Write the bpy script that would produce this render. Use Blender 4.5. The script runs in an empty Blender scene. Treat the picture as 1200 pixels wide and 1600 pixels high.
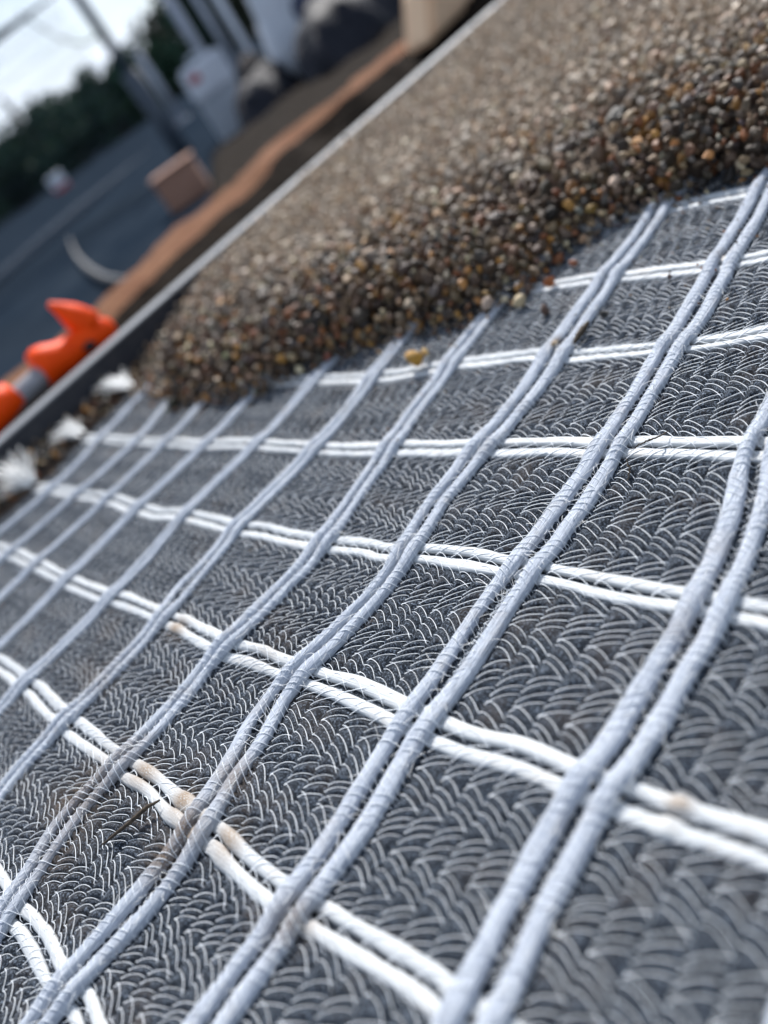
import bpy, bmesh, math, random
import numpy as np
from mathutils import Vector, Matrix

# ------------------------------------------------------------------ units
U = 0.04                      # one geogrid cell in metres; most coordinates below are in cells
random.seed(7)
rng = np.random.default_rng(11)
scn = bpy.context.scene
COL = scn.collection

# ------------------------------------------------------------------ camera
RC = np.array([[0.6537473314732017, 0.563933116811997, -0.5045729544415499],
               [0.07461202552771656, -0.7115844513690237, -0.6986276649360702],
               [-0.7530255455413309, 0.41907876148771994, -0.5072726283074256]])
CAM = np.array([1.7745195303835484, -6.046045152114427, 2.834042956720473])
F_PX, PW, PH = 1234.5, 1200.0, 1600.0
cd = bpy.data.cameras.new('camera')
cam = bpy.data.objects.new('camera', cd)
COL.objects.link(cam)
Mr = RC.T @ np.diag([1, -1, -1])
mw = Matrix([list(Mr[i]) + [CAM[i] * U] for i in range(3)] + [[0, 0, 0, 1]])
cam.matrix_world = mw
cd.sensor_fit = 'VERTICAL'
cd.sensor_height = 24.0
cd.sensor_width = 18.0
cd.lens = 24.0 * F_PX / PH
cd.clip_start = 0.005
cd.clip_end = 2000
cd.dof.use_dof = True
cd.dof.focus_distance = 4.6 * U
cd.dof.aperture_fstop = 4.9
scn.camera = cam

# ------------------------------------------------------------------ sky, sun, exposure
SUN_AZ = math.atan2(-0.64, 0.77)      # direction to the sun on the ground plane, from +Y towards +X
SUN_EL = math.radians(41)
w = bpy.data.worlds.new('World')
scn.world = w
w.use_nodes = True
nt = w.node_tree
nt.nodes.clear()
out = nt.nodes.new('ShaderNodeOutputWorld')
bg = nt.nodes.new('ShaderNodeBackground')
sky = nt.nodes.new('ShaderNodeTexSky')
sky.sky_type = 'NISHITA'
sky.sun_disc = False
sky.sun_elevation = SUN_EL
sky.sun_rotation = SUN_AZ
sky.air_density = 1.0
sky.dust_density = 0.6
sky.ozone_density = 2.0
tc = nt.nodes.new('ShaderNodeTexCoord')
mp = nt.nodes.new('ShaderNodeMapping')
mp.inputs['Scale'].default_value = (1.0, 1.0, 2.6)
nz = nt.nodes.new('ShaderNodeTexNoise')
nz.inputs['Scale'].default_value = 3.2
nz.inputs['Detail'].default_value = 6
nz.inputs['Roughness'].default_value = 0.6
rp = nt.nodes.new('ShaderNodeValToRGB')
rp.color_ramp.elements[0].position = 0.42
rp.color_ramp.elements[1].position = 0.64
mixc = nt.nodes.new('ShaderNodeMixRGB')
mixc.inputs['Color2'].default_value = (10.5, 11.6, 13.2, 1)
nt.links.new(tc.outputs['Generated'], mp.inputs['Vector'])
nt.links.new(mp.outputs['Vector'], nz.inputs['Vector'])
nt.links.new(nz.outputs['Fac'], rp.inputs['Fac'])
nt.links.new(rp.outputs['Color'], mixc.inputs['Fac'])
nt.links.new(sky.outputs['Color'], mixc.inputs['Color1'])
nt.links.new(mixc.outputs['Color'], bg.inputs['Color'])
bg.inputs['Strength'].default_value = 0.06
nt.links.new(bg.outputs['Background'], out.inputs['Surface'])

sd = bpy.data.lights.new('sun', 'SUN')
sd.energy = 4.0
sd.angle = math.radians(1.5)
sd.color = (1.0, 0.965, 0.92)
sun = bpy.data.objects.new('sun', sd)
COL.objects.link(sun)
sdir = Vector((math.sin(SUN_AZ) * math.cos(SUN_EL), math.cos(SUN_AZ) * math.cos(SUN_EL), math.sin(SUN_EL)))
sun.rotation_euler = sdir.to_track_quat('Z', 'Y').to_euler()

vs = scn.view_settings
vs.view_transform = 'Standard'
vs.look = 'None'
vs.exposure = 0.70
vs.gamma = 1.0
vs.use_curve_mapping = False
scn.cycles.use_denoising = True
scn.cycles.max_bounces = 6

# ------------------------------------------------------------------ helpers: projection
def ray(u, v):
    return RC.T @ np.array([(u - PW / 2) / F_PX, (v - PH / 2) / F_PX, 1.0])
def at_z(u, v, z):                    # point of the level plane z (cells) that the photo shows at a pixel
    d = ray(u, v)
    return CAM + d * ((z - CAM[2]) / d[2])
def at_x(u, v, x):
    d = ray(u, v)
    return CAM + d * ((x - CAM[0]) / d[0])
def at_depth(u, v, t):
    return CAM + ray(u, v) * t
def depth_of(P):
    return (np.asarray(P) - CAM) @ RC[2]
def pix(P):
    C = (np.asarray(P) - CAM) @ RC.T
    return np.stack([PW / 2 + F_PX * C[..., 0] / C[..., 2], PH / 2 + F_PX * C[..., 1] / C[..., 2]], -1)

# ------------------------------------------------------------------ helpers: objects
def tag(o, label=None, cat=None, group=None, kind=None):
    if label: o['label'] = label
    if cat: o['category'] = cat
    if group: o['group'] = group
    if kind: o['kind'] = kind
    return o
def link(name, me, mat=None, parent=None):
    o = bpy.data.objects.new(name, me)
    COL.objects.link(o)
    if mat is not None:
        me.materials.clear()
        me.materials.append(mat)
    if parent is not None:
        o.parent = parent
        o.matrix_parent_inverse = Matrix.Translation(-Vector(parent.location)) if parent.rotation_euler.to_quaternion().angle < 1e-6 else parent.matrix_basis.inverted()
    return o
def empty(name, loc):
    o = bpy.data.objects.new(name, None)
    o.empty_display_size = 0.02
    o.location = loc
    COL.objects.link(o)
    return o
def np_mesh(name, V, Fq, smooth=True, attr=None):
    """V (n,3) in metres, Fq (m,k) faces; attr: dict name -> (n,3) colours or (n,) floats"""
    me = bpy.data.meshes.new(name)
    V = np.ascontiguousarray(V, np.float32)
    Fq = np.ascontiguousarray(Fq, np.int32)
    k = Fq.shape[1]
    me.vertices.add(len(V))
    me.vertices.foreach_set('co', V.ravel())
    me.loops.add(Fq.size)
    me.loops.foreach_set('vertex_index', Fq.ravel())
    me.polygons.add(len(Fq))
    me.polygons.foreach_set('loop_start', np.arange(0, Fq.size, k, dtype=np.int32))
    me.polygons.foreach_set('loop_total', np.full(len(Fq), k, np.int32))
    me.polygons.foreach_set('use_smooth', np.full(len(Fq), smooth, bool))
    if attr:
        for an, av in attr.items():
            if av.ndim == 1:
                a = me.attributes.new(an, 'FLOAT', 'POINT')
                a.data.foreach_set('value', np.ascontiguousarray(av, np.float32))
            else:
                a = me.attributes.new(an, 'FLOAT_COLOR', 'POINT')
                c = np.ones((len(av), 4), np.float32)
                c[:, :3] = av
                a.data.foreach_set('color', c.ravel())
    me.update(calc_edges=True)
    return me
def tube(P, rad, sides=4, caps=True, flat=None):
    """tube along polyline P (n,3); rad scalar or (n,)"""
    P = np.asarray(P, float)
    n = len(P)
    T = np.gradient(P, axis=0)
    T /= np.linalg.norm(T, axis=1)[:, None] + 1e-12
    up = np.array([0.0, 0.0, 1.0])
    if abs(T[:, 2]).mean() > 0.8:
        up = np.array([1.0, 0.0, 0.0])
    S = np.cross(T, up)
    S /= np.linalg.norm(S, axis=1)[:, None] + 1e-12
    N = np.cross(S, T)
    rad = np.broadcast_to(np.asarray(rad, float), (n,))
    a = np.arange(sides) * 2 * math.pi / sides + math.pi / 4
    V = P[:, None, :] + rad[:, None, None] * (np.cos(a)[None, :, None] * S[:, None, :] + np.sin(a)[None, :, None] * N[:, None, :])
    V = V.reshape(-1, 3)
    i = np.arange(n - 1)[:, None] * sides
    j = np.arange(sides)[None, :]
    jn = (j + 1) % sides
    Fq = np.stack([i + j, i + jn, i + sides + jn, i + sides + j], -1).reshape(-1, 4)
    return V, Fq
def join(parts):
    Vs, Fs, o = [], [], 0
    for V, Fq in parts:
        Vs.append(V); Fs.append(Fq + o); o += len(V)
    return np.concatenate(Vs), np.concatenate(Fs)
def bm_obj(name, bm, mat, parent=None, smooth=False, bevel=0.0, seg=2):
    if bevel:
        bmesh.ops.bevel(bm, geom=bm.edges[:], offset=bevel, segments=seg, affect='EDGES', profile=0.6)
    me = bpy.data.meshes.new(name)
    bm.normal_update()
    bm.to_mesh(me)
    bm.free()
    if smooth:
        me.polygons.foreach_set('use_smooth', np.ones(len(me.polygons), bool))
    return link(name, me, mat, parent)
def box_bm(c, s, rz=0.0, bm=None):
    bm = bm or bmesh.new()
    M = Matrix.Translation(Vector(c)) @ Matrix.Rotation(rz, 4, 'Z') @ Matrix.Diagonal((s[0], s[1], s[2], 1))
    bmesh.ops.create_cube(bm, size=1.0, matrix=M)
    return bm
def vnoise(x, y, seed=0):
    """smooth value noise, vectorised, range -1..1"""
    xi = np.floor(x).astype(np.int64); yi = np.floor(y).astype(np.int64)
    xf = x - xi; yf = y - yi
    def h(a, b):
        n = (a * 374761393 + b * 668265263 + seed * 1442695041) & 0xffffffff
        n = ((n ^ (n >> 13)) * 1274126177) & 0xffffffff
        return ((n ^ (n >> 16)) & 0xffff) / 32767.5 - 1
    sx = xf * xf * (3 - 2 * xf); sy = yf * yf * (3 - 2 * yf)
    return ((h(xi, yi) * (1 - sx) + h(xi + 1, yi) * sx) * (1 - sy) + (h(xi, yi + 1) * (1 - sx) + h(xi + 1, yi + 1) * sx) * sy)

# ------------------------------------------------------------------ helpers: materials
def s2l(c):
    return tuple(((x / 255) / 12.92 if x / 255 <= 0.04045 else ((x / 255 + 0.055) / 1.055) ** 2.4) for x in c)
def material(name, color, rough=0.6, noise=None, bump=None, sheen=0.0, spec=0.5, attr=None, metallic=0.0, stain=None, objcol=False, trans=0.0):
    """noise: (scale, amount, stretch, color2); bump: (scale, strength, distance, stretch)"""
    m = bpy.data.materials.new(name)
    m.use_nodes = True
    t = m.node_tree
    b = t.nodes['Principled BSDF']
    b.inputs['Roughness'].default_value = rough
    b.inputs['Specular IOR Level'].default_value = spec
    b.inputs['Metallic'].default_value = metallic
    if sheen:
        b.inputs['Sheen Weight'].default_value = sheen
        b.inputs['Sheen Roughness'].default_value = 0.35
        b.inputs['Sheen Tint'].default_value = (0.85, 0.9, 1.0, 1)
    tc = t.nodes.new('ShaderNodeTexCoord')
    def tex(scale, stretch, detail=4, rough=0.6):
        mp = t.nodes.new('ShaderNodeMapping')
        mp.inputs['Scale'].default_value = stretch
        n = t.nodes.new('ShaderNodeTexNoise')
        n.inputs['Scale'].default_value = scale
        n.inputs['Detail'].default_value = detail
        n.inputs['Roughness'].default_value = rough
        t.links.new(tc.outputs['Object'], mp.inputs['Vector'])
        t.links.new(mp.outputs['Vector'], n.inputs['Vector'])
        return n
    src = None
    if attr:
        a = t.nodes.new('ShaderNodeAttribute'); a.attribute_name = attr
        src = a.outputs['Color']
    elif objcol:
        a = t.nodes.new('ShaderNodeObjectInfo')
        src = a.outputs['Color']
    else:
        rgb = t.nodes.new('ShaderNodeRGB'); rgb.outputs[0].default_value = (*color, 1)
        src = rgb.outputs[0]
    if noise:
        for (scale, lo, hi, stretch, col2) in noise:
            n = tex(scale, stretch)
            r = t.nodes.new('ShaderNodeMapRange')
            r.inputs['From Min'].default_value = lo
            r.inputs['From Max'].default_value = hi
            t.links.new(n.outputs['Fac'], r.inputs['Value'])
            mx = t.nodes.new('ShaderNodeMixRGB')
            mx.inputs['Color2'].default_value = (*col2[:3], 1)
            if len(col2) > 3:
                mm = t.nodes.new('ShaderNodeMath'); mm.operation = 'MULTIPLY'; mm.inputs[1].default_value = col2[3]
                t.links.new(r.outputs['Result'], mm.inputs[0]); fo = mm.outputs[0]
            else:
                fo = r.outputs['Result']
            t.links.new(fo, mx.inputs['Fac'])
            t.links.new(src, mx.inputs['Color1'])
            src = mx.outputs['Color']
    if stain:
        a = t.nodes.new('ShaderNodeAttribute'); a.attribute_name = 'stain'
        n = tex(2500, (1, 1, 1))
        mm = t.nodes.new('ShaderNodeMath'); mm.operation = 'MULTIPLY'
        r = t.nodes.new('ShaderNodeMapRange'); r.inputs['From Min'].default_value = 0.22; r.inputs['From Max'].default_value = 0.52
        t.links.new(n.outputs['Fac'], r.inputs['Value'])
        t.links.new(r.outputs['Result'], mm.inputs[0]); t.links.new(a.outputs['Fac'], mm.inputs[1])
        mx = t.nodes.new('ShaderNodeMixRGB'); mx.inputs['Color2'].default_value = (*stain, 1)
        t.links.new(mm.outputs[0], mx.inputs['Fac']); t.links.new(src, mx.inputs['Color1'])
        src = mx.outputs['Color']
    t.links.new(src, b.inputs['Base Color'])
    if bump:
        prev = None
        for (scale, strength, dist, stretch) in bump:
            n = tex(scale, stretch, 3)
            bp = t.nodes.new('ShaderNodeBump')
            bp.inputs['Strength'].default_value = strength
            bp.inputs['Distance'].default_value = dist
            t.links.new(n.outputs['Fac'], bp.inputs['Height'])
            if prev: t.links.new(prev.outputs['Normal'], bp.inputs['Normal'])
            prev = bp
        t.links.new(prev.outputs['Normal'], b.inputs['Normal'])
    if trans:
        b.inputs['Transmission Weight'].default_value = trans
    return m

M = {}
M['fleece'] = material('fleece', (0.013, 0.017, 0.0235), 0.9, spec=0.15,
    noise=[(2300, 0.52, 0.64, (1, 1, 1), (0.22, 0.265, 0.335, 0.7)),
           (1700, 0.58, 0.68, (1.6, 0.3, 1), (0.22, 0.26, 0.32, 0.6)),
           (60, 0.52, 0.75, (1, 1, 1), (0.085, 0.062, 0.045, 0.45))],
    bump=[(2300, 0.9, 0.0003, (1, 1, 1))], sheen=0.12, stain=(0.10, 0.072, 0.048))
M['warp'] = material('warp_yarn', (0.47, 0.525, 0.62), 0.65, spec=0.3,
    noise=[(420, 0.40, 0.70, (6, 0.3, 6), (0.70, 0.74, 0.80, 0.8)), (420, 0.50, 0.66, (8, 0.2, 8), (0.29, 0.33, 0.42, 0.7)), (130, 0.55, 0.78, (1, 1, 1), (0.34, 0.30, 0.26, 0.5))],
    bump=[(420, 1.0, 0.0010, (6, 0.2, 6)), (1500, 0.4, 0.0002, (4, 0.4, 4))], sheen=0.3, stain=(0.17, 0.115, 0.07))
M['weft'] = material('weft_yarn', (0.52, 0.545, 0.565), 0.5, spec=0.4,
    noise=[(420, 0.5, 0.75, (0.25, 8, 8), (0.52, 0.55, 0.58, 0.7)), (130, 0.56, 0.78, (1, 1, 1), (0.48, 0.42, 0.35, 0.5))],
    bump=[(420, 0.6, 0.0004, (0.25, 7, 7))], sheen=0.1, stain=(0.24, 0.165, 0.10))
M['thread'] = material('stitch_thread', (0.74, 0.78, 0.83), 0.45)
M['fray'] = material('frayed_fibre', (0.86, 0.87, 0.87), 0.4)
STONE_BUMP = [(900, 0.35, 0.0006, (1, 1, 1)), (250, 0.5, 0.001, (1, 1, 1))]
M['gravel'] = material('gravel_stones', (0, 0, 0), 0.6, attr='col', spec=0.4, bump=STONE_BUMP,
    noise=[(700, 0.48, 0.75, (1, 1, 1), (0.05, 0.04, 0.03, 0.5))])
M['pebble'] = material('pebble', (0, 0, 0), 0.45, objcol=True, spec=0.45, bump=STONE_BUMP,
    noise=[(700, 0.48, 0.75, (1, 1, 1), (0.05, 0.04, 0.03, 0.5))])
M['bed'] = material('gravel_bed', s2l((70, 58, 48)), 0.9, noise=[(500, 0.4, 0.6, (1, 1, 1), s2l((130, 112, 95)))], bump=[(300, 1.0, 0.004, (1, 1, 1))])
M['subbase'] = material('sub_base', s2l((70, 58, 50)), 0.95, noise=[(200, 0.4, 0.6, (1, 1, 1), s2l((105, 90, 76)))], bump=[(200, 0.8, 0.003, (1, 1, 1))])
M['alu'] = material('rail_aluminium', (0.20, 0.215, 0.24), 0.65, metallic=0.1, noise=[(60, 0.4, 0.7, (3, 0.3, 3), (0.15, 0.16, 0.175, 0.7))], bump=[(400, 0.15, 0.0005, (4, 0.2, 4))])
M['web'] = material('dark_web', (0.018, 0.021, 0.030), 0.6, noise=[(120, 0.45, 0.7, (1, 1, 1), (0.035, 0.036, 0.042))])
M['earth'] = material('dark_earth', s2l((31, 26, 22)), 1.0, spec=0.05, noise=[(9, 0.4, 0.65, (1, 1, 1), s2l((40, 33, 27))), (60, 0.5, 0.7, (1, 1, 1), s2l((38, 33, 29)))], bump=[(40, 0.9, 0.02, (1, 1, 1))])
M['clay'] = material('clay', s2l((110, 74, 53)), 0.95, spec=0.1, noise=[(14, 0.4, 0.7, (1, 1, 1), s2l((126, 90, 66))), (50, 0.55, 0.75, (1, 1, 1), s2l((96, 68, 50)))], bump=[(50, 0.7, 0.012, (1, 1, 1))])
M['asphalt'] = material('asphalt', (0.014, 0.022, 0.034), 1.0, spec=0.0, noise=[(3, 0.4, 0.7, (1, 1, 1), (0.026, 0.036, 0.050)), (0.7, 0.5, 0.7, (1, 1, 1), (0.018, 0.025, 0.035))], bump=[(60, 0.2, 0.004, (1, 1, 1))])
M['orange'] = material('orange_plastic', (0.95, 0.078, 0.003), 0.55, spec=0.15, noise=[(150, 0.5, 0.8, (1, 1, 1), (0.85, 0.05, 0.003))], bump=[(600, 0.1, 0.0005, (1, 1, 1))])
M['greymetal'] = material('grey_tube', (0.30, 0.31, 0.34), 0.4, metallic=0.3, noise=[(200, 0.4, 0.7, (1, 1, 1), (0.22, 0.22, 0.24))])
M['black'] = material('opening_shade', (0.012, 0.012, 0.014), 0.7)  # plain black for the shade inside the tool's finger opening
M['steel'] = material('blue_grey_steel', (0.035, 0.05, 0.075), 0.6, metallic=0.0, noise=[(8, 0.4, 0.7, (1, 1, 1), (0.05, 0.07, 0.095))])
M['galv'] = material('galvanised_steel', (0.34, 0.37, 0.44), 0.5, metallic=0.3, noise=[(8, 0.4, 0.7, (1, 1, 1), (0.27, 0.30, 0.36))])
M['sack'] = material('white_sack', (0.62, 0.66, 0.74), 0.6, noise=[(9, 0.4, 0.7, (1, 1, 1), (0.50, 0.54, 0.62))], bump=[(14, 0.5, 0.02, (1, 1, 1))])
M['greybox'] = material('grey_plastic', (0.36, 0.40, 0.46), 0.6, noise=[(9, 0.4, 0.7, (1, 1, 1), (0.28, 0.32, 0.38))])
M['red'] = material('red_print', (0.45, 0.05, 0.05), 0.6, noise=[(30, 0.4, 0.7, (1, 1, 1), (0.35, 0.04, 0.05))])
M['navy'] = material('navy_print', (0.03, 0.04, 0.09), 0.6, noise=[(30, 0.4, 0.7, (1, 1, 1), (0.05, 0.06, 0.10))])
M['tan'] = material('tan_board', s2l((158, 122, 106)), 0.9, noise=[(10, 0.4, 0.7, (1, 1, 1), s2l((150, 112, 94)))], bump=[(40, 0.3, 0.004, (1, 1, 1))])
M['sand'] = material('sandstone', s2l((236, 200, 164)), 0.85, noise=[(10, 0.4, 0.7, (1, 1, 1), s2l((216, 176, 142)))], bump=[(30, 0.4, 0.006, (1, 1, 1))])
M['tarp'] = material('dark_tarpaulin', (0.010, 0.012, 0.020), 0.7, spec=0.2, noise=[(12, 0.5, 0.7, (1, 1, 1), (0.035, 0.033, 0.04))], bump=[(10, 0.8, 0.03, (1, 1, 1))])
M['rubble'] = material('rubble', (0.05, 0.045, 0.043), 1.0, spec=0.1, noise=[(20, 0.4, 0.7, (1, 1, 1), (0.12, 0.105, 0.10))], bump=[(30, 0.8, 0.02, (1, 1, 1))])
M['kerb'] = material('grey_rail', (0.11, 0.13, 0.16), 0.8, spec=0.2, noise=[(12, 0.4, 0.7, (1, 1, 1), (0.14, 0.16, 0.19))])
M['hedge'] = material('hedge_leaves', (0.030, 0.068, 0.048), 0.8, spec=0.1, noise=[(1.2, 0.4, 0.7, (1, 1, 1), (0.045, 0.078, 0.045))])
M['olive'] = material('olive_leaves', (0.13, 0.125, 0.065), 0.7, noise=[(1.0, 0.4, 0.7, (1, 1, 1), (0.16, 0.13, 0.085))])
M['conifer'] = material('conifer_needles', (0.030, 0.048, 0.026), 0.7, noise=[(1.0, 0.4, 0.7, (1, 1, 1), (0.06, 0.062, 0.04))])
M['bark'] = material('bark', (0.07, 0.055, 0.045), 0.9, noise=[(6, 0.4, 0.7, (1, 1, 0.2), (0.12, 0.10, 0.085))])
M['twig'] = material('twig', (0.030, 0.020, 0.012), 0.8, noise=[(900, 0.4, 0.7, (1, 1, 1), (0.07, 0.05, 0.03))])

# ------------------------------------------------------------------ the mat's own shape: where the photo shows each crossing
OBS = {(0,5):(930,1228),(0,6):(740,1585),(0,4):(1110,942),(0,3):(1195,695),
(1,6):(456,1412),(1,5):(655,1125),(1,4):(820,885),(1,3):(952,696),(1,2):(1054,535),(1,1):(1129,407),(1,0):(1196,290),
(2,7):(100,1542),(2,6):(308,1296),(2,5):(462,1046),(2,4):(630,860),(2,3):(753,697),(2,2):(866,550),(2,1):(954,428),(2,0):(1033,322),
(3,7):(17,1421),(3,6):(188,1192),(3,5):(350,1008),(3,4):(508,843),(3,3):(607,697),(3,2):(703,566),
(4,6):(102,1125),(4,5):(255,962),(4,4):(370,822),(4,3):(495,695),(4,2):(583,585),
(5,6):(37,1065),(5,5):(173,930),(5,4):(287,802),(5,3):(403,690),(5,2):(493,590),
(6,5):(103,903),(6,4):(213,793),(6,3):(323,690),
(7,5):(55,880),(7,4):(167,778),(7,3):(258,690),(8,5):(13,863),(8,4):(123,768),(8,3):(213,687),(9,4):(80,762)}
MID = [(2,387,1158),(2,221,1400),(3,110,1267),(2,567,947),(1,740,987),(1,870,810),(1,1001,617),(2,802,636),(0,837,1400),(0,1030,1085)]
def wave(p, q):                       # gentle buckles of the mat (cells)
    return (0.030 * vnoise(p / 1.7 + 3.1, q / 1.5 + 7.7, 3) + 0.018 * vnoise(p / 0.8, q / 0.7, 4)
            + 0.07 * np.exp(-(((p + 2.0) / 0.75) ** 2 + ((q + 5.9) / 0.45) ** 2))
            - 0.05 * np.exp(-(((p + 2.35) / 0.5) ** 2 + ((q + 5.35) / 0.45) ** 2)))
ctr, dsp, wts = [], [], []
for (i, j), (u, v) in OBS.items():
    z = float(wave(np.array(-i * 1.0), np.array(-j * 1.0))) + 0.05
    P = at_z(u, v, z)
    ctr.append((-i, -j)); dsp.append((P[0] + i, P[1] + j)); wts.append(1.0)
for i, u, v in MID:
    P = at_z(u, v, 0.05)
    ctr.append((-i, P[1])); dsp.append((P[0] + i, 0.0)); wts.append(1.0)
ctr = np.array(ctr, float); dsp = np.array(dsp, float)
SIG = 0.62
G = np.exp(-((ctr[:, None, :] - ctr[None]) ** 2).sum(-1) / (2 * SIG ** 2))
COEF = np.linalg.solve(G + 0.06 * np.eye(len(G)), dsp)
def warp(p, q):
    """lattice -> flat position, in cells"""
    dx = np.zeros_like(p); dy = np.zeros_like(p)
    for (cx, cy), (ax, ay) in zip(ctr, COEF):
        g = np.exp(-((p - cx) ** 2 + (q - cy) ** 2) / (2 * SIG ** 2))
        dx += ax * g; dy += ay * g
    dx += 0.017 * vnoise(p * 3.1, q * 2.3, 21) + 0.005 * vnoise(p * 9, q * 9, 22)
    dy += 0.020 * vnoise(p * 2.7, q * 3.3, 23) + 0.005 * vnoise(p * 9, q * 9, 24)
    return p + dx, q + dy
def place(p, q, z):
    x, y = warp(p, q)
    return np.stack([x, y, z + wave(p, q)], -1) * U

# stitch lattice
CW, CC, DEL = 1 / 7.0, 0.05, 0.073
PX0, PX1 = -9.5, 2.2                # mat extent across (lattice)
QY0, QY1 = -9.2, 1.6
AMP = 0.034
A_OFF, A_HW, A_ZC, A_HH = 0.075, 0.049, 0.030, 0.039
B_OFF, B_HW, B_H = 0.050, 0.036, 0.026
def rising(k):
    return (np.floor_divide(k, 4) % 2) == 0
def under(col, k, a, up):
    """how far along the mat the stitch of course k lies in a column; a = 0..1 across the column from its left wale"""
    f = np.where(up, a, 1 - a)
    j1 = 0.15 * vnoise(k * 1.37 + 0.5, col * 2.93 + 0.3, 64)
    sl = 1 + 0.18 * vnoise(k * 1.51 + 0.5, col * 4.17 + 0.7, 65)
    bw = 0.013 + 0.006 * vnoise(k * 1.73 + 0.5, col * 3.71 + 0.1, 61)
    return k * CC + f * DEL * sl + bw * np.sin(np.pi * a) - 0.016 * np.exp(-a / 0.10) + j1 * CC
def fabric_z(p, q):
    col = np.floor(p / CW); a = p / CW - col
    kc = np.floor(q / CC)
    dmin = np.full(p.shape, 9.0)
    for dk in (-2, -1, 0, 1):
        k = kc + dk
        up = rising(k)
        ln = under(col, k, a, up)
        dmin = np.minimum(dmin, np.abs(q - ln))
    puff = np.sqrt(np.clip(1 - (1 - np.clip((dmin - 0.003) / 0.022, 0, 1)) ** 2, 0, 1))
    e = np.minimum(a, 1 - a) * CW
    puff *= 1 - 0.7 * np.exp(-(e / 0.020) ** 2)
    puff *= 1 - 0.9 * np.exp(-((q - np.round(q)) / 0.10) ** 6)
    return AMP * puff + 0.004 * vnoise(p * 40, q * 40, 5)
def a_fac(i):                         # the strand pairs lie flat and wide on the near side, bunched towards the cut edge
    return np.interp(-i, [2, 3, 4, 5, 6, 12], [1.0, 0.82, 0.76, 0.64, 0.58, 0.56])
def near_A(p):
    """distance along p to the middle of the nearest warp strand, and whether inside one"""
    i = np.round(p)
    fc = a_fac(i)
    d = np.minimum(np.abs(p - i - A_OFF * fc), np.abs(p - i + A_OFF * fc)) / fc
    return d
def near_B(q):
    j = np.round(q)
    return np.minimum(np.abs(q - j - B_OFF), np.abs(q - j + B_OFF))
def lift(q):                          # warp strands ride over the weft strands
    return 0.024 * np.exp(-((q - np.round(q)) / 0.13) ** 2)
def top_z(p, q):
    """upper envelope of fleece and strands"""
    z = np.full(p.shape, AMP * 0.62)
    dB = near_B(q)
    z = np.where(dB < B_HW, np.maximum(z, 0.006 + B_H * np.clip(1 - (dB / B_HW) ** 2, 0, 1) ** 0.28), z)
    dA = near_A(p)
    z = np.where(dA < A_HW, np.maximum(z, A_ZC + lift(q) + A_HH * np.sqrt(np.clip(1 - (dA / A_HW) ** 2, 0, 1))), z)
    return z

# ------------------------------------------------------------------ setting
def struct(o):
    o['kind'] = 'structure'
    return o
ZG = -0.20                            # level of the yard behind, metres
# yard: one sheet to the horizon
bm = bmesh.new()
bmesh.ops.create_grid(bm, x_segments=8, y_segments=8, size=900, matrix=Matrix.Translation((0, 0, ZG)))
struct(bm_obj('yard_ground', bm, M['asphalt']))

# raised sub-base that carries mat and gravel
bm = box_bm((0.10, 0.05, -0.12), (1.06, 2.4, 0.232))
struct(bm_obj('sub_base', bm, M['subbase']))

# earth slope beyond the rail, with a bench of bare clay
CREST = [at_z(u, v, -2) for u, v in ((172, 484), (250, 412), (320, 342), (400, 272), (452, 216), (530, 160), (595, 102), (690, 22))]
CREST = np.array(CREST) * U
cy = CREST[:, 1]; cx = CREST[:, 0]
def crest_x(y):
    return np.interp(y, cy, cx) + 0.02 * vnoise(y * 9, y * 0, 31) + 0.008 * vnoise(y * 30, y * 0, 32)
ys = np.linspace(-0.9, 3.2, 190)
tt = np.concatenate([np.linspace(0, 1, 46), np.linspace(1, 2, 26)[1:], np.linspace(2, 3, 50)[1:]])
YY, TT = np.meshgrid(ys, tt, indexing='ij')
CX = crest_x(YY)
x_near, x_far = -0.43, -4.2
near_edge = CX + 0.07 + 0.012 * vnoise(YY * 7, YY * 0 + 2, 33)        # camera-side lip of the bench
far_edge = CX - 0.10 - 0.03 * np.clip((0.6 - YY) / 0.6, 0, 1)
XX = np.where(TT <= 1, x_near + (near_edge - x_near) * TT,
     np.where(TT <= 2, near_edge + (far_edge - near_edge) * (TT - 1), far_edge + (x_far - far_edge) * np.clip(TT - 2, 0, 1) ** 1.4))
dep_ = np.clip((-0.45 - XX) / 0.15, 0, 1)
zt = np.where(TT <= 1, -0.012 - 0.125 * dep_ + 0.057 * np.clip(1 - (XX - near_edge) / 0.10, 0, 1) * dep_, -0.08 + 0.008 * np.sin(np.pi * np.clip(TT - 1, 0, 1)))
far = np.clip((far_edge - XX) / 0.5, 0, 1)
off_ = np.clip(-(YY - 0.66 - 0.72 * (-1.4 - XX)) / 0.12, 0, 1)        # the earth ends along a line running away across the yard
drop = 0.05 + 0.10 * np.clip((-2.6 - XX) / 1.4, 0, 1) + 0.13 * off_
farspeed = np.where(off_ > 0, np.clip(far * 6, 0, 1), far)
zt = zt - np.where(TT > 2, drop * farspeed, 0)
zt = zt + (0.004 * vnoise(XX * 22, YY * 22, 34) + 0.007 * vnoise(XX * 8, YY * 8, 35) + 0.002 * vnoise(XX * 60, YY * 60, 36)) * np.clip((-0.44 - XX) / 0.05, 0, 1)
ny, ntt = YY.shape
idx = np.arange(ny * ntt).reshape(ny, ntt)
Fq = np.stack([idx[:-1, :-1], idx[1:, :-1], idx[1:, 1:], idx[:-1, 1:]], -1).reshape(-1, 4)
V = np.stack([XX, YY, zt], -1).reshape(-1, 3)
tc_ = TT.reshape(-1)[Fq].mean(1)
isclay = (tc_ > 1) & (tc_ < 2)
def sub_mesh(name, mask):
    f = Fq[mask]
    u_, inv = np.unique(f, return_inverse=True)
    return np_mesh(name, V[u_], inv.reshape(f.shape))
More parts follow.
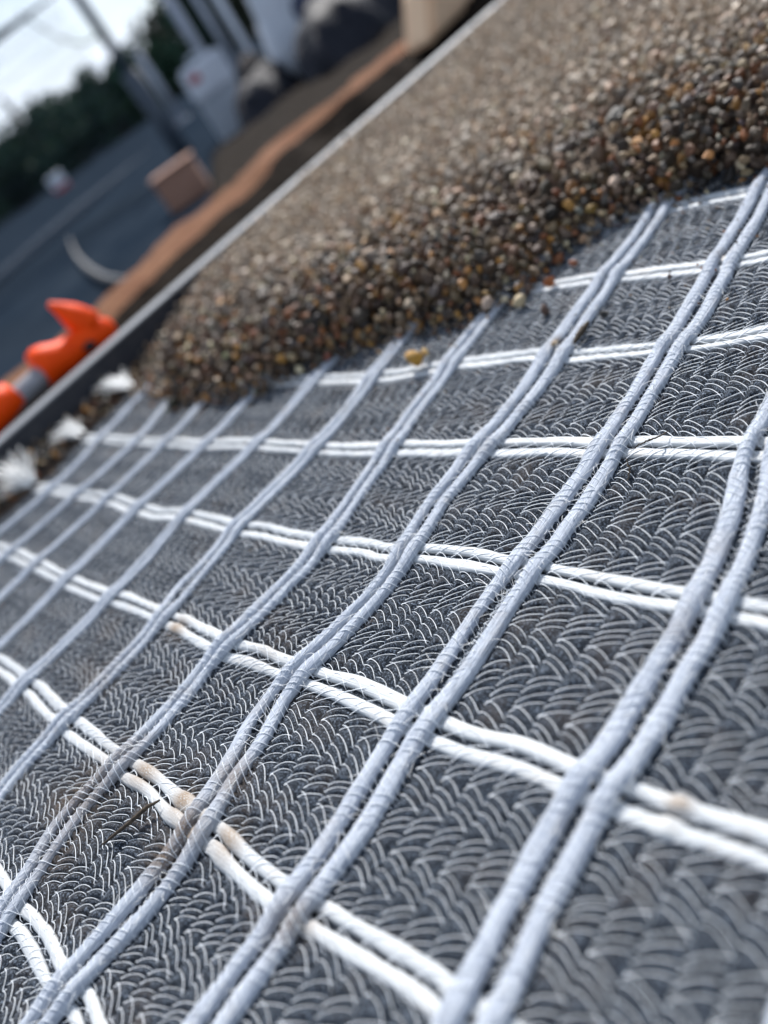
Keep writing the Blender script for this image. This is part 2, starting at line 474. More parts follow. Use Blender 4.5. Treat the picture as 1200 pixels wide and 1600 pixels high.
struct(link('earth_slope', sub_mesh('earth_slope', ~isclay), M['earth']))
struct(link('clay_bench', sub_mesh('clay_bench', isclay), M['clay']))

# ------------------------------------------------------------------ geogrid mat
mat_root = empty('geogrid_mat', (0, 0, 0))
tag(mat_root, 'white strand geogrid stitched onto dark grey fleece, laid flat in the foreground', 'geogrid')
# fleece
xs = np.concatenate([np.arange(PX0, -4.6, CW / 4), np.arange(-4.6, PX1, CW / 8)])
qs = np.concatenate([np.arange(QY0, -7.0, CC / 4), np.arange(-7.0, -1.6, CC / 7), np.arange(-1.6, QY1, CC / 4)])
P, Q = np.meshgrid(xs, qs, indexing='ij')
Z = fabric_z(P, Q)
ragged = 0.07 * vnoise(Q * 7, Q * 0, 41) * np.exp(-(P - PX0) / 0.5)
Vf = place(P + ragged, Q, Z).reshape(-1, 3)
idx = np.arange(P.size).reshape(P.shape)
Fm = np.stack([idx[:-1, :-1], idx[1:, :-1], idx[1:, 1:], idx[:-1, 1:]], -1).reshape(-1, 4)

STAINS = [(-2.08, -6.22, 0.15, 1.0), (-2.05, -6.05, 0.16, 0.9), (-2.24, -5.95, 0.11, 1.0), (-1.95, -5.72, 0.14, 0.7), (-1.72, -5.95, 0.12, 0.9), (-3.05, -6.28, 0.34, 0.8), (-3.0, -5.95, 0.16, 0.6),
          (-3.72, -5.05, 0.11, 1.0), (-0.93, -6.07, 0.12, 0.8), (-2.72, -5.95, 0.15, 0.9), (0.32, -4.95, 0.05, 1.0),
          (-2.03, -1.86, 0.05, 0.9), (-1.0, -0.93, 0.06, 0.7), (-0.05, -4.2, 0.08, 0.4), (-2.9, -6.6, 0.25, 0.5), (-2.5, -4.9, 0.2, 0.35), (-4.1, -5.6, 0.25, 0.4)]
def stain_at(p, q):
    s = np.zeros(p.shape)
    for a, b, r, k in STAINS:
        s = np.maximum(s, k * np.exp(-((p - a) ** 2 + (q - b) ** 2) / (r * r)))
    return s
link('fleece', np_mesh('fleece', Vf, Fm, attr={'stain': 0.75 * stain_at(P, Q).ravel()}), M['fleece'], mat_root)
KINKS = [(2, -1, -5.42, 0.20, -0.060), (2, 1, -5.72, 0.14, -0.030), (4, -1, -4.74, 0.18, -0.050), (3, -1, -6.5, 0.25, -0.03), (1, 1, -4.5, 0.3, 0.015), (5, 1, -4.5, 0.25, 0.035)]
def strand(name, along, across, is_warp, seed, mat):
    """a strand swept along the lattice; 'along' array of lattice positions, across = fixed lattice coordinate"""
    n = len(along)
    ns = 20 if is_warp else 12
    a = np.arange(ns) / ns * 2 * math.pi
    wob = 0.006 * vnoise(along * 2.1 + seed * 17.3, along * 0 + seed, 51) + 0.003 * vnoise(along * 7 + seed * 3.3, along * 0, 52)
    if is_warp:
        fa = float(a_fac(np.round(across)))
        hw = fa * A_HW * (1 + 0.10 * vnoise(along * 3 + seed * 5, along * 0, 53)); hh = A_HH * (0.35 + 0.65 * fa) * (1 + 0.06 * vnoise(along * 4 + seed * 7, along * 0, 55))
        tie = 1 - 0.03 * np.abs(np.cos(np.pi * along / CC)) ** 6
        for (ki, ks_, kq, kw, ka) in KINKS:
            if ki == -int(round(across)) and (across > -ki) == (ks_ > 0):
                wob = wob + ka * np.exp(-((along - kq) / kw) ** 2)
        c = np.cos(a); s = np.sin(a)
        pp = across + wob[:, None] + (hw * tie)[:, None] * np.sign(c) * np.abs(c) ** 0.95
        zz = A_ZC + lift(along)[:, None] + (hh * tie)[:, None] * np.sign(s) * np.abs(s) ** 0.88
        qq = np.broadcast_to(along[:, None], pp.shape)
        lat_p, lat_q = pp, qq
    else:
        hw = B_HW * (1 + 0.09 * vnoise(along * 3 + seed * 5, along * 0, 54))
        bul = np.zeros(n)
        for (bp, bq, br, bk) in STAINS:
            if abs(bq - across) < 0.12 and br < 0.18:
                bul = np.maximum(bul, bk * np.exp(-((along - bp) / (br * 0.8)) ** 2))
        hw = hw * (1 + 0.35 * bul)
        c = np.cos(a); s = np.sin(a)
        qq = across + wob[:, None] + hw[:, None] * np.sign(c) * np.abs(c) ** 0.75
        zz = 0.006 + (B_H * (1 + 0.8 * bul))[:, None] * np.where(s > 0, np.abs(s) ** 0.56, 0.25 * s)
        pp = np.broadcast_to(along[:, None], qq.shape)
        lat_p, lat_q = pp, qq
    Vv = place(lat_p, lat_q, zz).reshape(-1, 3)
    i = np.arange(n - 1)[:, None] * ns; j = np.arange(ns)[None]; jn = (j + 1) % ns
    f = np.stack([i + j, i + jn, i + ns + jn, i + ns + j], -1).reshape(-1, 4)
    return link(name, np_mesh(name, Vv, f, attr={'stain': stain_at(lat_p, lat_q).ravel()}), mat, mat_root)
warp_strands, weft_strands = [], []
for i in range(-2, 10):
    for s in (-1, 1):
        step = CC / 3 if i < 4 else CC / 1.5
        warp_strands.append(strand('warp_strand', np.arange(QY0, QY1 - 0.02, step), -i + s * A_OFF * float(a_fac(-i)), True, i * 2 + s, M['warp']))
for j in range(-1, 10):
    for s in (-1, 1):
        weft_strands.append(strand('weft_strand', np.arange(PX0 - 0.03, PX1 - 0.02, 0.035), -j + s * B_OFF, False, 90 + j * 2 + s, M['weft']))

# stray fibres standing off the nearer strands
for n_, o in enumerate(warp_strands):
    i = n_ // 2 - 2
    if i < 0 or i > 4: continue
    c0_ = -i + (-1 if n_ % 2 == 0 else 1) * A_OFF * float(a_fac(-i))
    parts = []
    rr = random.Random(400 + n_)
    for _ in range(170):
        q0 = rr.uniform(-7.6, -1.2); an = rr.uniform(0.15, 2.99); L = rr.uniform(0.03, 0.10)
        hw_ = A_HW * float(a_fac(-i))
        pa = np.array([c0_ + hw_ * 0.96 * math.cos(an), q0, A_ZC + A_HH * 0.95 * math.sin(an)])
        dv_ = np.array([math.cos(an) * rr.uniform(0.1, 0.8), rr.uniform(-1, 1), math.sin(an) * rr.uniform(0.05, 0.6)])
        dv_ /= np.linalg.norm(dv_)
        cv = np.array([rr.uniform(-.4, .4), rr.uniform(-.4, .4), rr.uniform(-.6, .1)])
        pl_ = np.array([pa + dv_ * L * e + cv * L * e * e for e in np.linspace(0, 1, 5)])
        pl_ = place(pl_[:, 0], pl_[:, 1], pl_[:, 2] + lift(pl_[:, 1]))
        parts.append(tube(pl_, U * 0.0013, 3))
    Vz, Fz = join(parts)
    tag(link('loose_fibres', np_mesh('loose_fibres', Vz, Fz), M['fray'], o), kind='stuff')

# stitch threads: each runs the whole length of the mat, stepping one wale aside at every course, four to the right and four back
k0, k1 = int(QY0 / CC) + 1, int(QY1 / CC) - 2
ks = np.arange(k0, k1)
off = np.where((ks % 8) < 4, ks % 8, 8 - ks % 8)
m0, m1 = int(round(PX0 / CW)), int(PX1 / CW)
for t in range(m0, m1 - 4):
    near = t * CW > -4.4
    npt = 8 if near else 5
    sides = 4 if near else 3
    a = np.linspace(0.02, 0.98, npt)
    wl = t + off
    up = rising(ks)
    sg = np.where(up, 1.0, -1.0)[:, None]
    colk = np.where(up, wl, wl - 1)
    p = (wl[:, None] + sg * a[None]) * CW
    aa = np.where(up[:, None], a[None], 1 - a[None])
    q = under(colk[:, None].astype(float), ks[:, None].astype(float), aa, up[:, None])
    if near:                          # the loop that drops back down the wale before the next course
        pe = (wl[:, None] + sg * 1.0) * CW + np.array([[0.0, 0.0, 0.0]])
        qe = ks[:, None] * CC + DEL + np.array([[-0.004, -0.016, -0.024]])
        p = np.concatenate([p, pe], 1); q = np.concatenate([q, qe], 1)
    p, q = p.ravel(), q.ravel()
    rad = 0.0021 * (1 + 0.25 * vnoise(np.arange(len(p)) * 0.21, np.arange(len(p)) * 0.0 + t, 63))
    z = np.maximum(np.maximum(top_z(p, q), top_z(p, q + 0.016) - 0.004), top_z(p, q - 0.016) - 0.004) + np.where(near_A(p) < A_HW, 0.0042, 0.0018)
    # a thread is taut: it bridges hollows rather than dropping into them
    if near:                          # where it pierces the fleece
        z = z.reshape(len(ks), -1); z[:, -2] -= 0.030; z[:, -1] -= 0.022; z[:, -3] -= 0.016; z = z.ravel()
    pts = place(p, q, z)
    Vt, Ft = tube(pts, rad * U, sides)
    link('stitch_thread', np_mesh('stitch_thread', Vt, Ft), M['thread'], mat_root)

# frayed ends of the weft strands along the cut edge
def fray(j, s, parent, n, spread, length, seed, lift_z):
    r = random.Random(seed)
    parts = []
    base = place(np.array([PX0 + 0.02]), np.array([-j + s * B_OFF]), np.array([0.10]))[0]
    for _ in range(n):
        an = r.gauss(0, spread); L = length * r.uniform(0.5, 1.1)
        up = r.uniform(0.0, lift_z); cu = r.uniform(-0.25, 0.25)
        pts = []
        for e in np.linspace(0, 1, 6):
            d = e * L
            pts.append(base + np.array([-d * math.cos(an + cu * e) , d * math.sin(an + cu * e), up * math.sin(e * 1.4) + 0.05 * e]) * U + np.array([0, r.uniform(-.02, .02), r.uniform(-0.006, .006)]) * U)
        parts.append(tube(np.array(pts), U * 0.0048, 3))
    V_, F_ = join(parts)
    return link('frayed_end', np_mesh('frayed_end', V_, F_), M['fray'], parent)
for st, j, s, n, sp, L, lz in ((9, 4, -1, 44, 0.36, 0.70, 0.36), (10, 4, 1, 44, 0.40, 0.72, 0.40), (7, 3, -1, 44, 0.10, 0.72, 0.10), (8, 3, 1, 40, 0.12, 0.66, 0.12),
                              (5, 2, -1, 44, 0.16, 0.7, 0.16), (6, 2, 1, 40, 0.18, 0.6, 0.14), (3, 5, 1, 24, 0.3, 0.3, 0.1), (2, 6, 1, 24, 0.3, 0.3, 0.1)):
    par = weft_strands[(j + 1) * 2 + (0 if s < 0 else 1)]
    fray(j, s, par, n, sp, L, st, lz)

# ------------------------------------------------------------------ screed rails
def extrude(name, prof, y0, y1, mat, parent):
    bm = bmesh.new()
    rings = [[bm.verts.new((x * U, y * U, z * U)) for x, z in prof] for y in (y0, y1)]
    n = len(prof)
    for k in range(n):
        bm.faces.new((rings[0][k], rings[0][(k + 1) % n], rings[1][(k + 1) % n], rings[1][k]))
    bm.faces.new(rings[0][::-1]); bm.faces.new(rings[1])
    bmesh.ops.recalc_face_normals(bm, faces=bm.faces[:])
    return bm_obj(name, bm, mat, parent)
def rail(name, y0, y1, label):
    # dark upright web facing the mat, grey metal cap on top
    e = empty(name, (-10.54 * U, y0 * U, -0.12 * U))
    tag(e, label, 'rail')
    x1, x0, zt_ = -10.36, -10.72, 0.58
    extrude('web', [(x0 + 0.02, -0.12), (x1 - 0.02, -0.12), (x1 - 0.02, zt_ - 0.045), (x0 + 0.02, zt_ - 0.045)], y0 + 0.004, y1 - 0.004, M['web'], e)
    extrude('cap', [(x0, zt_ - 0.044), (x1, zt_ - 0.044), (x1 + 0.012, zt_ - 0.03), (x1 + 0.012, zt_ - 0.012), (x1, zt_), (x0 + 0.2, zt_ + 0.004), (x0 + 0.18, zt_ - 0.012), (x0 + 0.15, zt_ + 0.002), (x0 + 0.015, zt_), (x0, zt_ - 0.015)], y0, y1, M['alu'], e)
    return e
YJ = at_z(277, 452, 0.58)[1]
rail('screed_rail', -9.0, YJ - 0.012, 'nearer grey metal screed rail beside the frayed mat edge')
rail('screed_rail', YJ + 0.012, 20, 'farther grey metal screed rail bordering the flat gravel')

# ------------------------------------------------------------------ gravel: stones dropped one on another up to the screeded level
TOE = np.array([(-11.2, -2.1), (-10.4, -2.35), (-9.94, -1.95), (-9.2, -2.05), (-8.3, -2.2), (-7.47, -2.32), (-6.5, -2.34), (-5.7, -2.24), (-5.2, -1.88), (-4.87, -1.70), (-3.99, -1.52), (-2.95, -1.36), (-2.74, -1.2), (-2.66, -0.95), (-2.60, -0.35), (-2.4, -0.12), (-2.0, 0.0), (-1.17, 0.12), (1.0, 0.4)])
def toe_y(x):
    return np.interp(x, TOE[:, 0], TOE[:, 1])
TOP = 0.60
GX0, GX1, GY0, GY1, RES = -10.36, 1.0, -5.2, 14.5, 0.022
nx_, ny_ = int((GX1 - GX0) / RES), int((GY1 - GY0) / RES)
gx = GX0 + (np.arange(nx_) + 0.5) * RES; gy = GY0 + (np.arange(ny_) + 0.5) * RES
GXX, GYY = np.meshgrid(gx, gy, indexing='ij')
ln_t = np.concatenate([[0], np.cumsum(np.hypot(*np.diff(TOE, axis=0).T))])
tl = np.linspace(0, ln_t[-1], 160)
TD = np.stack([np.interp(tl, ln_t, TOE[:, 0]), np.interp(tl, ln_t, TOE[:, 1])], 1)
DG = np.full(GXX.shape, 9.0)
for tx, ty in TD:
    DG = np.minimum(DG, np.hypot(GXX - tx, GYY - ty))
DG = np.where(GYY > toe_y(GXX), DG, -DG)
TG = TOP * np.clip((DG + 0.05) / (0.62 + 0.10 * np.sin(GXX * 1.7) + 0.08 * np.sin(GXX * 4.3 + 1)), 0, 1) ** 0.72
TG = np.where(GXX < -8.0, TG * np.clip((DG + 0.15) / (0.62 + 1.0 * (-8.0 - GXX)), 0.16, 1), TG)
TG = np.where(DG > 0, TG + 0.03 * np.sin(GXX * 2.1 + GYY) * np.clip(DG, 0, 1), -1)
def target(x, y):
    return TG[np.clip(((x - GX0) / RES).astype(int), 0, nx_ - 1), np.clip(((y - GY0) / RES).astype(int), 0, ny_ - 1)]
HM = np.where(DG < 1.0, 0.03, np.maximum(TG - 0.30, 0.03))
def far_limit(x):
    return 13.6 - (x + 10.3) * 0.92
def stone_r(r):
    return r.choice([r.uniform(0.030, 0.050), r.uniform(0.048, 0.068), r.uniform(0.06, 0.08), r.uniform(0.07, 0.10)])
stones = []
R_ = random.Random(5)
def drop(x, y, r, tol=0.03, cap_z=9.0):
    ix, iy = int((x - GX0) / RES), int((y - GY0) / RES)
    kr = max(1, int(r / RES))
    if ix < kr or iy < kr or ix >= nx_ - kr or iy >= ny_ - kr:
        return False
    sl = (slice(ix - kr, ix + kr + 1), slice(iy - kr, iy + kr + 1))
    dd = ((GXX[sl] - x) ** 2 + (GYY[sl] - y) ** 2) / (r * r)
    ins = dd < 0.94
    cap = 0.72 * r * np.sqrt(np.clip(1 - dd, 0, 1))
    zc = (HM[sl] + cap)[ins].max()
    tg = float(target(np.array(x), np.array(y)))
    if zc + 0.72 * r > min(tg + tol, cap_z):
        return False
    HM[sl] = np.where(ins, np.maximum(HM[sl], zc + cap), HM[sl])
    stones.append((x, y, zc, r))
    return True
for cap_z in (0.15, 0.22, 0.30, 0.39, 0.48, 0.58):        # the front is laid course by course so that no hollows stay under it
    for _ in range(5200):
        x = R_.uniform(-9.6, 0.6); y = float(toe_y(x)) + R_.uniform(-0.02, 1.1)
        drop(x, y, stone_r(R_) * 1.1, 0.09, cap_z)
tries = 0
while tries < 80000:
    tries += 1
    x = R_.uniform(GX0 + 0.06, 0.6)
    y = R_.uniform(-2.35, far_limit(x))
    r = stone_r(R_)
    dd_ = DG[min(max(int((x - GX0) / RES), 0), nx_ - 1), min(max(int((y - GY0) / RES), 0), ny_ - 1)]
    r *= 1.22 if dd_ < 1.5 else (1.12 if dd_ < 2.8 else 0.98)
    if y < toe_y(x) + 0.02 or y > far_limit(x):
        continue
    drop(x, y, r, 0.035 + (0.09 if dd_ < 0.35 else 0.0))
# the thin spill of stones along the mat's cut edge
for _ in range(800):
    x = R_.uniform(GX0 + 0.05, -9.75 + 0.15 * R_.random()); y = R_.uniform(-5.0, -1.9)
    if x > -10.2 and min(abs(y + 2), abs(y + 3), abs(y + 4)) < 0.2: continue
    ix, iy = int((x - GX0) / RES), int((y - GY0) / RES)
    r = R_.uniform(0.035, 0.07)
    sl = (slice(max(ix - 2, 0), ix + 3), slice(iy - 2, iy + 3))
    zc = HM[sl].max() + 0.5 * r
    if zc > 0.05 + 0.35 * max(0, (-9.9 - x)) + 0.12:
        continue
    sl = (slice(max(ix - 2, 0), ix + 3), slice(iy - 2, iy + 3))
    HM[sl] = np.maximum(HM[sl], zc + 0.6 * r)
    stones.append((x, y, max(zc, 0.03), r))
# stones rolled a little way out from the toe
for _ in range(520):
    x = R_.uniform(-9.6, 0.2); y = float(toe_y(x)) - abs(R_.gauss(0, 0.11)) + 0.03
    r = R_.choice([R_.uniform(0.008, 0.016), R_.uniform(0.010, 0.022), R_.uniform(0.016, 0.032), R_.uniform(0.028, 0.055) if y > toe_y(x) - 0.08 else 0.012])
    stones.append((x, y, float(wave(np.array(x), np.array(y))) + (0.03 + 0.6 * r if min(abs(x - round(x) - 0.05), abs(x - round(x) + 0.05)) > 0.09 else 0.08 + 0.5 * r), r))
# grit caught in the weave, thinning out with distance from the heap
for _ in range(420):
    x = R_.uniform(-9.0, 1.0); y = float(toe_y(x)) - 0.1 - abs(R_.gauss(0, 0.9))
    if y < -6.8: continue
    r = R_.choice([R_.uniform(0.006, 0.010), R_.uniform(0.008, 0.015)])
    on_w = abs(x - round(x)) < 0.14 or abs(y - round(y)) < 0.1
    stones.append((x, y, float(wave(np.array(x), np.array(y))) + (0.085 if on_w else 0.028) + 0.3 * r, r))
S = np.array(stones)

PAL = [((84, 70, 58), 0.24, 'dark brown'), ((118, 97, 78), 0.24, 'brown'), ((158, 134, 104), 0.17, 'tan'), ((178, 128, 68), 0.10, 'amber'), ((134, 84, 52), 0.09, 'rust'),
       ((118, 110, 102), 0.10, 'grey'), ((200, 184, 156), 0.05, 'cream'), ((40, 36, 34), 0.09, 'black')]
DUST_LIT = s2l((196, 179, 158))
pw = np.cumsum([c[1] for c in PAL])
def stone_proto(level, seed):
    bm = bmesh.new()
    bmesh.ops.create_icosphere(bm, subdivisions=level, radius=1.0)
    v = np.array([x.co[:] for x in bm.verts])
    f = np.array([[x.index for x in g.verts] for g in bm.faces])
    bm.free()
    r = np.random.default_rng(seed)
    out_ = v.copy()
    for _ in range(10):                # facets and dents: worn but broken pebbles
        n = r.normal(size=3); n /= np.linalg.norm(n)
        c = r.uniform(0.38, 0.80)
        d = out_ @ n
        out_ -= np.clip(d - c, 0, None)[:, None] * n * 0.85
    out_ *= (1 + 0.07 * r.normal(size=(len(v), 1)))
    return out_, f
PROT = {1: [stone_proto(1, s) for s in range(10)], 2: [stone_proto(2, 50 + s) for s in range(14)]}
def rand_rot(r):
    q = r.normal(size=4); q /= np.linalg.norm(q)
    w_, x, y, z = q
    return np.array([[1 - 2 * (y * y + z * z), 2 * (x * y - z * w_), 2 * (x * z + y * w_)], [2 * (x * y + z * w_), 1 - 2 * (x * x + z * z), 2 * (y * z - x * w_)], [2 * (x * z - y * w_), 2 * (y * z + x * w_), 1 - 2 * (x * x + y * y)]])
# which stones show largest: on the surface, inside the frame
dep = depth_of(S[:, :3]); pxs = pix(S[:, :3])
app = S[:, 3] / dep * F_PX
onsurf = np.array([HM[min(int((x - GX0) / RES), nx_ - 1), min(int((y - GY0) / RES), ny_ - 1)] <= z + 0.9 * r for x, y, z, r in stones])
inframe = (pxs[:, 0] > 5) & (pxs[:, 0] < PW - 5) & (pxs[:, 1] > 5) & (pxs[:, 1] < PH - 5)
score = np.where(onsurf & inframe, app, 0)
single = set(np.argsort(-score)[:300].tolist())
shared = []
for n_, (v_, f_) in enumerate(PROT[2]):
    me = np_mesh('pebble', v_, f_, smooth=(n_ % 3 == 0))
    me.materials.append(M['pebble'])
    shared.append(me)
Vs, Fs, Cs, o_ = [], [], [], 0
for n_, (x, y, z, r) in enumerate(stones):
    ci = int(np.searchsorted(pw, rng.random() * pw[-1]))
    base = np.array(s2l(PAL[ci][0])) * rng.uniform(0.6, 1.3) * (1 + 0.05 * rng.normal(size=3))
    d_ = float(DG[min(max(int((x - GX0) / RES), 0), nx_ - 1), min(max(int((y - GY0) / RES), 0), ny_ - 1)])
    dust_lit = 0.6 * min(max((d_ - 0.7) / 2.2, 0), 1)                 # dusty top painted paler as if sunlit, front stones painted darker for shade
    base = base * (1 - dust_lit) * (0.82 + 0.18 * dust_lit) + dust_lit * np.array(DUST_LIT) * rng.uniform(0.6, 1.3)
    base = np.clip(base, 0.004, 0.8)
    rot = rand_rot(rng)
    sc = np.array([1.0, rng.uniform(0.72, 0.98), rng.uniform(0.55, 0.85)]) * r * 1.12
    if n_ in single:
        o = bpy.data.objects.new('pebble', shared[n_ % len(shared)])
        COL.objects.link(o)
        Mx = rot @ np.diag(sc * U)
        o.matrix_world = Matrix([list(Mx[i]) + [(x, y, z)[i] * U] for i in range(3)] + [[0, 0, 0, 1]])
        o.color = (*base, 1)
        tag(o, PAL[ci][2] + ' pebble lying in the front slope of the gravel layer', 'pebble', PAL[ci][2] + ' pebbles of the gravel front')
        continue
    near = dep[n_] < 11
    v_, f_ = PROT[2 if near and onsurf[n_] else 1][n_ % 10]
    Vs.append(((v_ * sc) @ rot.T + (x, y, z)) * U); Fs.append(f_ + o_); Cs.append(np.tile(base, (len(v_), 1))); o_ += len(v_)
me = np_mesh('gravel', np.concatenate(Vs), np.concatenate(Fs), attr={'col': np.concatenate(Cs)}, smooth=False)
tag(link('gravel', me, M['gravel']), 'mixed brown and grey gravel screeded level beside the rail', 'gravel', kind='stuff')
print('tris', sum(len(o.data.loops) - 2 * len(o.data.polygons) for o in bpy.data.objects if o.type == 'MESH'), 'stones', len(stones), 'single', len(single))
# bed below the stones
xs_ = np.linspace(-10.34, 4.0, 120); ysb = np.linspace(-2.6, 20, 160)
BX, BY = np.meshgrid(xs_, ysb, indexing='ij')
BZ = np.maximum(target(BX, BY) - 0.22, -0.09)
BZ = np.where(BY > far_limit(BX) - 0.3, TOP - 0.03, BZ) 
BZ = np.where((BY - toe_y(BX) < 0.5) | (target(BX, BY) < 0.45), -0.09, BZ)
idx = np.arange(BX.size).reshape(BX.shape)
Fb = np.stack([idx[:-1, :-1], idx[1:, :-1], idx[1:, 1:], idx[:-1, 1:]], -1).reshape(-1, 4)
struct(link('gravel_bed', np_mesh('gravel_bed', np.stack([BX, BY, BZ], -1).reshape(-1, 3) * U, Fb), M['bed']))

# ------------------------------------------------------------------ loose pebbles on the mat
def loose(u, v, rpx, col, label, flat=0.8, seed=0):
    P0 = at_z(u, v, 0.05)
    r = rpx * depth_of(P0) / F_PX
    zc = 0.075 + r * 0.6 * flat
    P0 = at_z(u, v, zc)
    o = bpy.data.objects.new('loose_pebble', shared[seed % len(shared)])
    COL.objects.link(o)
    o.location = P0 * U
    o.rotation_euler = (0.2 * seed, 0.1, seed * 1.3)
    o.scale = (r * U * 1.05, r * U * 0.9, r * U * flat)
    o.color = (*s2l(col), 1)
    tag(o, label, 'pebble')
    return o
loose(648, 560, 16, (190, 140, 50), 'larger yellow pebble lying alone on the white weft strands', 0.95, 3)
loose(664, 550, 9, (206, 168, 100), 'small pale yellow pebble behind the larger yellow one on the mat', 0.9, 4)
loose(945, 492, 8, (38, 36, 36), 'small black pebble on the fleece beside a bluish strand pair', 0.9, 5)
loose(896, 410, 8, (150, 92, 66), 'small reddish pebble lying alone above the upper weft strand', 0.8, 6)
loose(268, 630, 11, (52, 50, 32), 'dark olive pebble lying in front of the gravel near the frayed edge', 0.9, 7)
loose(814, 468, 13, (196, 176, 140), 'round cream pebble lying just off the gravel tip', 0.95, 8)
loose(850, 484, 10, (96, 72, 62), 'dark reddish pebble farthest out from the gravel tip', 0.9, 9)
loose(858, 440, 11, (168, 96, 50), 'rust pebble at the gravel tip beside the weft strand', 0.9, 10)
loose(867, 537, 7, (160, 140, 116), 'tiny tan pebble wedged between a bluish strand pair', 0.8, 11)
loose(512, 556, 9, (150, 88, 70), 'reddish pebble at the foot of the gravel over a strand end', 0.8, 12)
loose(1046, 432, 6, (70, 45, 45), 'tiny dark red pebble on fleece below the upper weft strand', 0.7, 13)

def wire(name, pts, rad, mat, label, cat, sides=5, jitter=0.0):
    pts = np.array(pts, float)
    tq = np.linspace(0, len(pts) - 1, 30)
    P_ = np.stack([np.interp(tq, np.arange(len(pts)), pts[:, k]) for k in range(3)], 1)
    for _ in range(4):
        P_[1:-1] = 0.25 * P_[:-2] + 0.5 * P_[1:-1] + 0.25 * P_[2:]
    if jitter:
        P_ += jitter * rng.normal(size=P_.shape)
    e = np.linspace(0, 1, 30)
    V_, F_ = tube(P_ * U, rad * U * (0.35 + 0.9 * np.sin(np.pi * np.clip(e * 0.9 + 0.05, 0, 1))), sides)
    return tag(link(name, np_mesh(name, V_, F_), mat), label, cat)
wire('twig', [at_z(160, 1319, .06), at_z(200, 1288, .10), at_z(228, 1262, .12), at_z(250, 1250, .11)], 0.011, M['twig'], 'thin dark twig lying by the stained strand crossing', 'twig', jitter=0.001)
wire('twig', [at_z(897, 536, .07), at_z(908, 519, .09), at_z(920, 502, .11)], 0.022, M['twig'], 'short dark twig stuck beside a bluish strand pair near the gravel', 'twig', jitter=0.001)
wire('root_hair', [at_z(985, 702, .10), at_z(1008, 690, .13), at_z(1025, 684, .12), at_z(1046, 672, .08)], 0.0045, M['twig'], 'fine dark root hair crossing the upper white weft strand', 'root', jitter=0.003)
wire('root_hair', [at_z(978, 716, .09), at_z(985, 735, .06), at_z(980, 750, .05)], 0.004, M['twig'], 'fine dark root hair dangling below the white weft strand', 'root', jitter=0.003)

# ------------------------------------------------------------------ orange tool behind the rail
def lathe_along(P_, rads, sides=20):
    return tube(P_, rads, sides)
tool = empty('hand_tool', at_x(60, 560, -11.75) * U)
tag(tool, 'orange handled tool with grey tube lying behind the metal rail', 'hand tool')
TX = -11.75
a0 = at_x(-60, 700, TX); a1 = at_x(22, 615, TX); a2 = at_x(62, 578, TX); a3 = at_x(118, 540, TX); a4 = at_x(172, 512, TX)
def seg(pa, pb, n): return np.array([pa + (pb - pa) * e for e in np.linspace(0, 1, n)])
def part(name, parts, mat, par=tool):
    V_, F_ = join(parts) if isinstance(parts, list) else parts
    return link(name, np_mesh(name, V_ * U, F_), mat, par)
def closed(P_, r, sides=18):
    r = np.array(r, float); r[0] = 0.001; r[-1] = 0.001
    return tube(P_, r, sides)
part('tube', closed(seg(a0 - (a2 - a0) * 0.3, a3, 12), [0.19] * 12), M['greymetal'])
part('sleeve', closed(np.vstack([a0 - (a1 - a0) * 0.6, seg(a0 - (a1 - a0) * 0.6, a1, 9), a1]), [0, .22, .24, .26, .27, .27, .27, .265, .26, .24, 0]), M['orange'])
mid = seg(a2 - (a3 - a2) * 0.05, a4, 13)
grip = closed(np.vstack([mid[0], mid, mid[-1]]), [0, .31, .33, .33, .32, .29, .26, .25, .27, .30, .31, .31, .28, .20, 0], 8)
horn_base = at_x(150, 514, TX); horn_tip = at_x(78, 476, TX)
hp = seg(horn_base, horn_tip, 8) + np.array([[0, 0, 0.02 * math.sin(math.pi * e)] for e in np.linspace(0, 1, 8)])
horn = closed(np.vstack([hp, horn_tip + (horn_tip - horn_base) * 0.02]), [.1, .29, .27, .24, .20, .155, .11, .06, 0], 8)
gV, gF = join([grip, horn])
gV = gV + 0.035 * np.stack([vnoise(gV[:, 1] * 3.1, gV[:, 2] * 3.7, 81), vnoise(gV[:, 0] * 3.3, gV[:, 2] * 3.1, 82), vnoise(gV[:, 0] * 3.1, gV[:, 1] * 3.5, 83)], 1)
gp = part('grip', (gV, gF), M['orange'])
hole = at_x(128, 538, TX) + np.array([0.27, -0.03, -0.05])
hl = seg(hole - (a4 - a3) * 0.16, hole + (a4 - a3) * 0.22, 7)
part('finger_opening', closed(hl, [0, .05, .075, .085, .075, .05, 0], 10), M['black'], gp)  # solid dark piece painted as the shade inside the grip's opening

# ------------------------------------------------------------------ yard things, far out of focus
ZC = ZG / U
def up_to(base, v):
    """height (cells) at which the vertical over 'base' crosses photo row v"""
    lo, hi = base[2], base[2] + 400
    for _ in range(60):
        m_ = (lo + hi) / 2
        if pix(np.array([base[0], base[1], m_]))[1] > v: lo = m_
        else: hi = m_
    return lo
def cyl_part(name, base, z0, z1, r, mat, par, sides=16):
    P_ = np.array([[base[0], base[1], z] for z in (z0, z0 + 0.01, z1 - 0.01, z1)])
    V_, F_ = tube(P_, [0.001, r, r, 0.001], sides)
    return link(name, np_mesh(name, V_ * U, F_), mat, par)
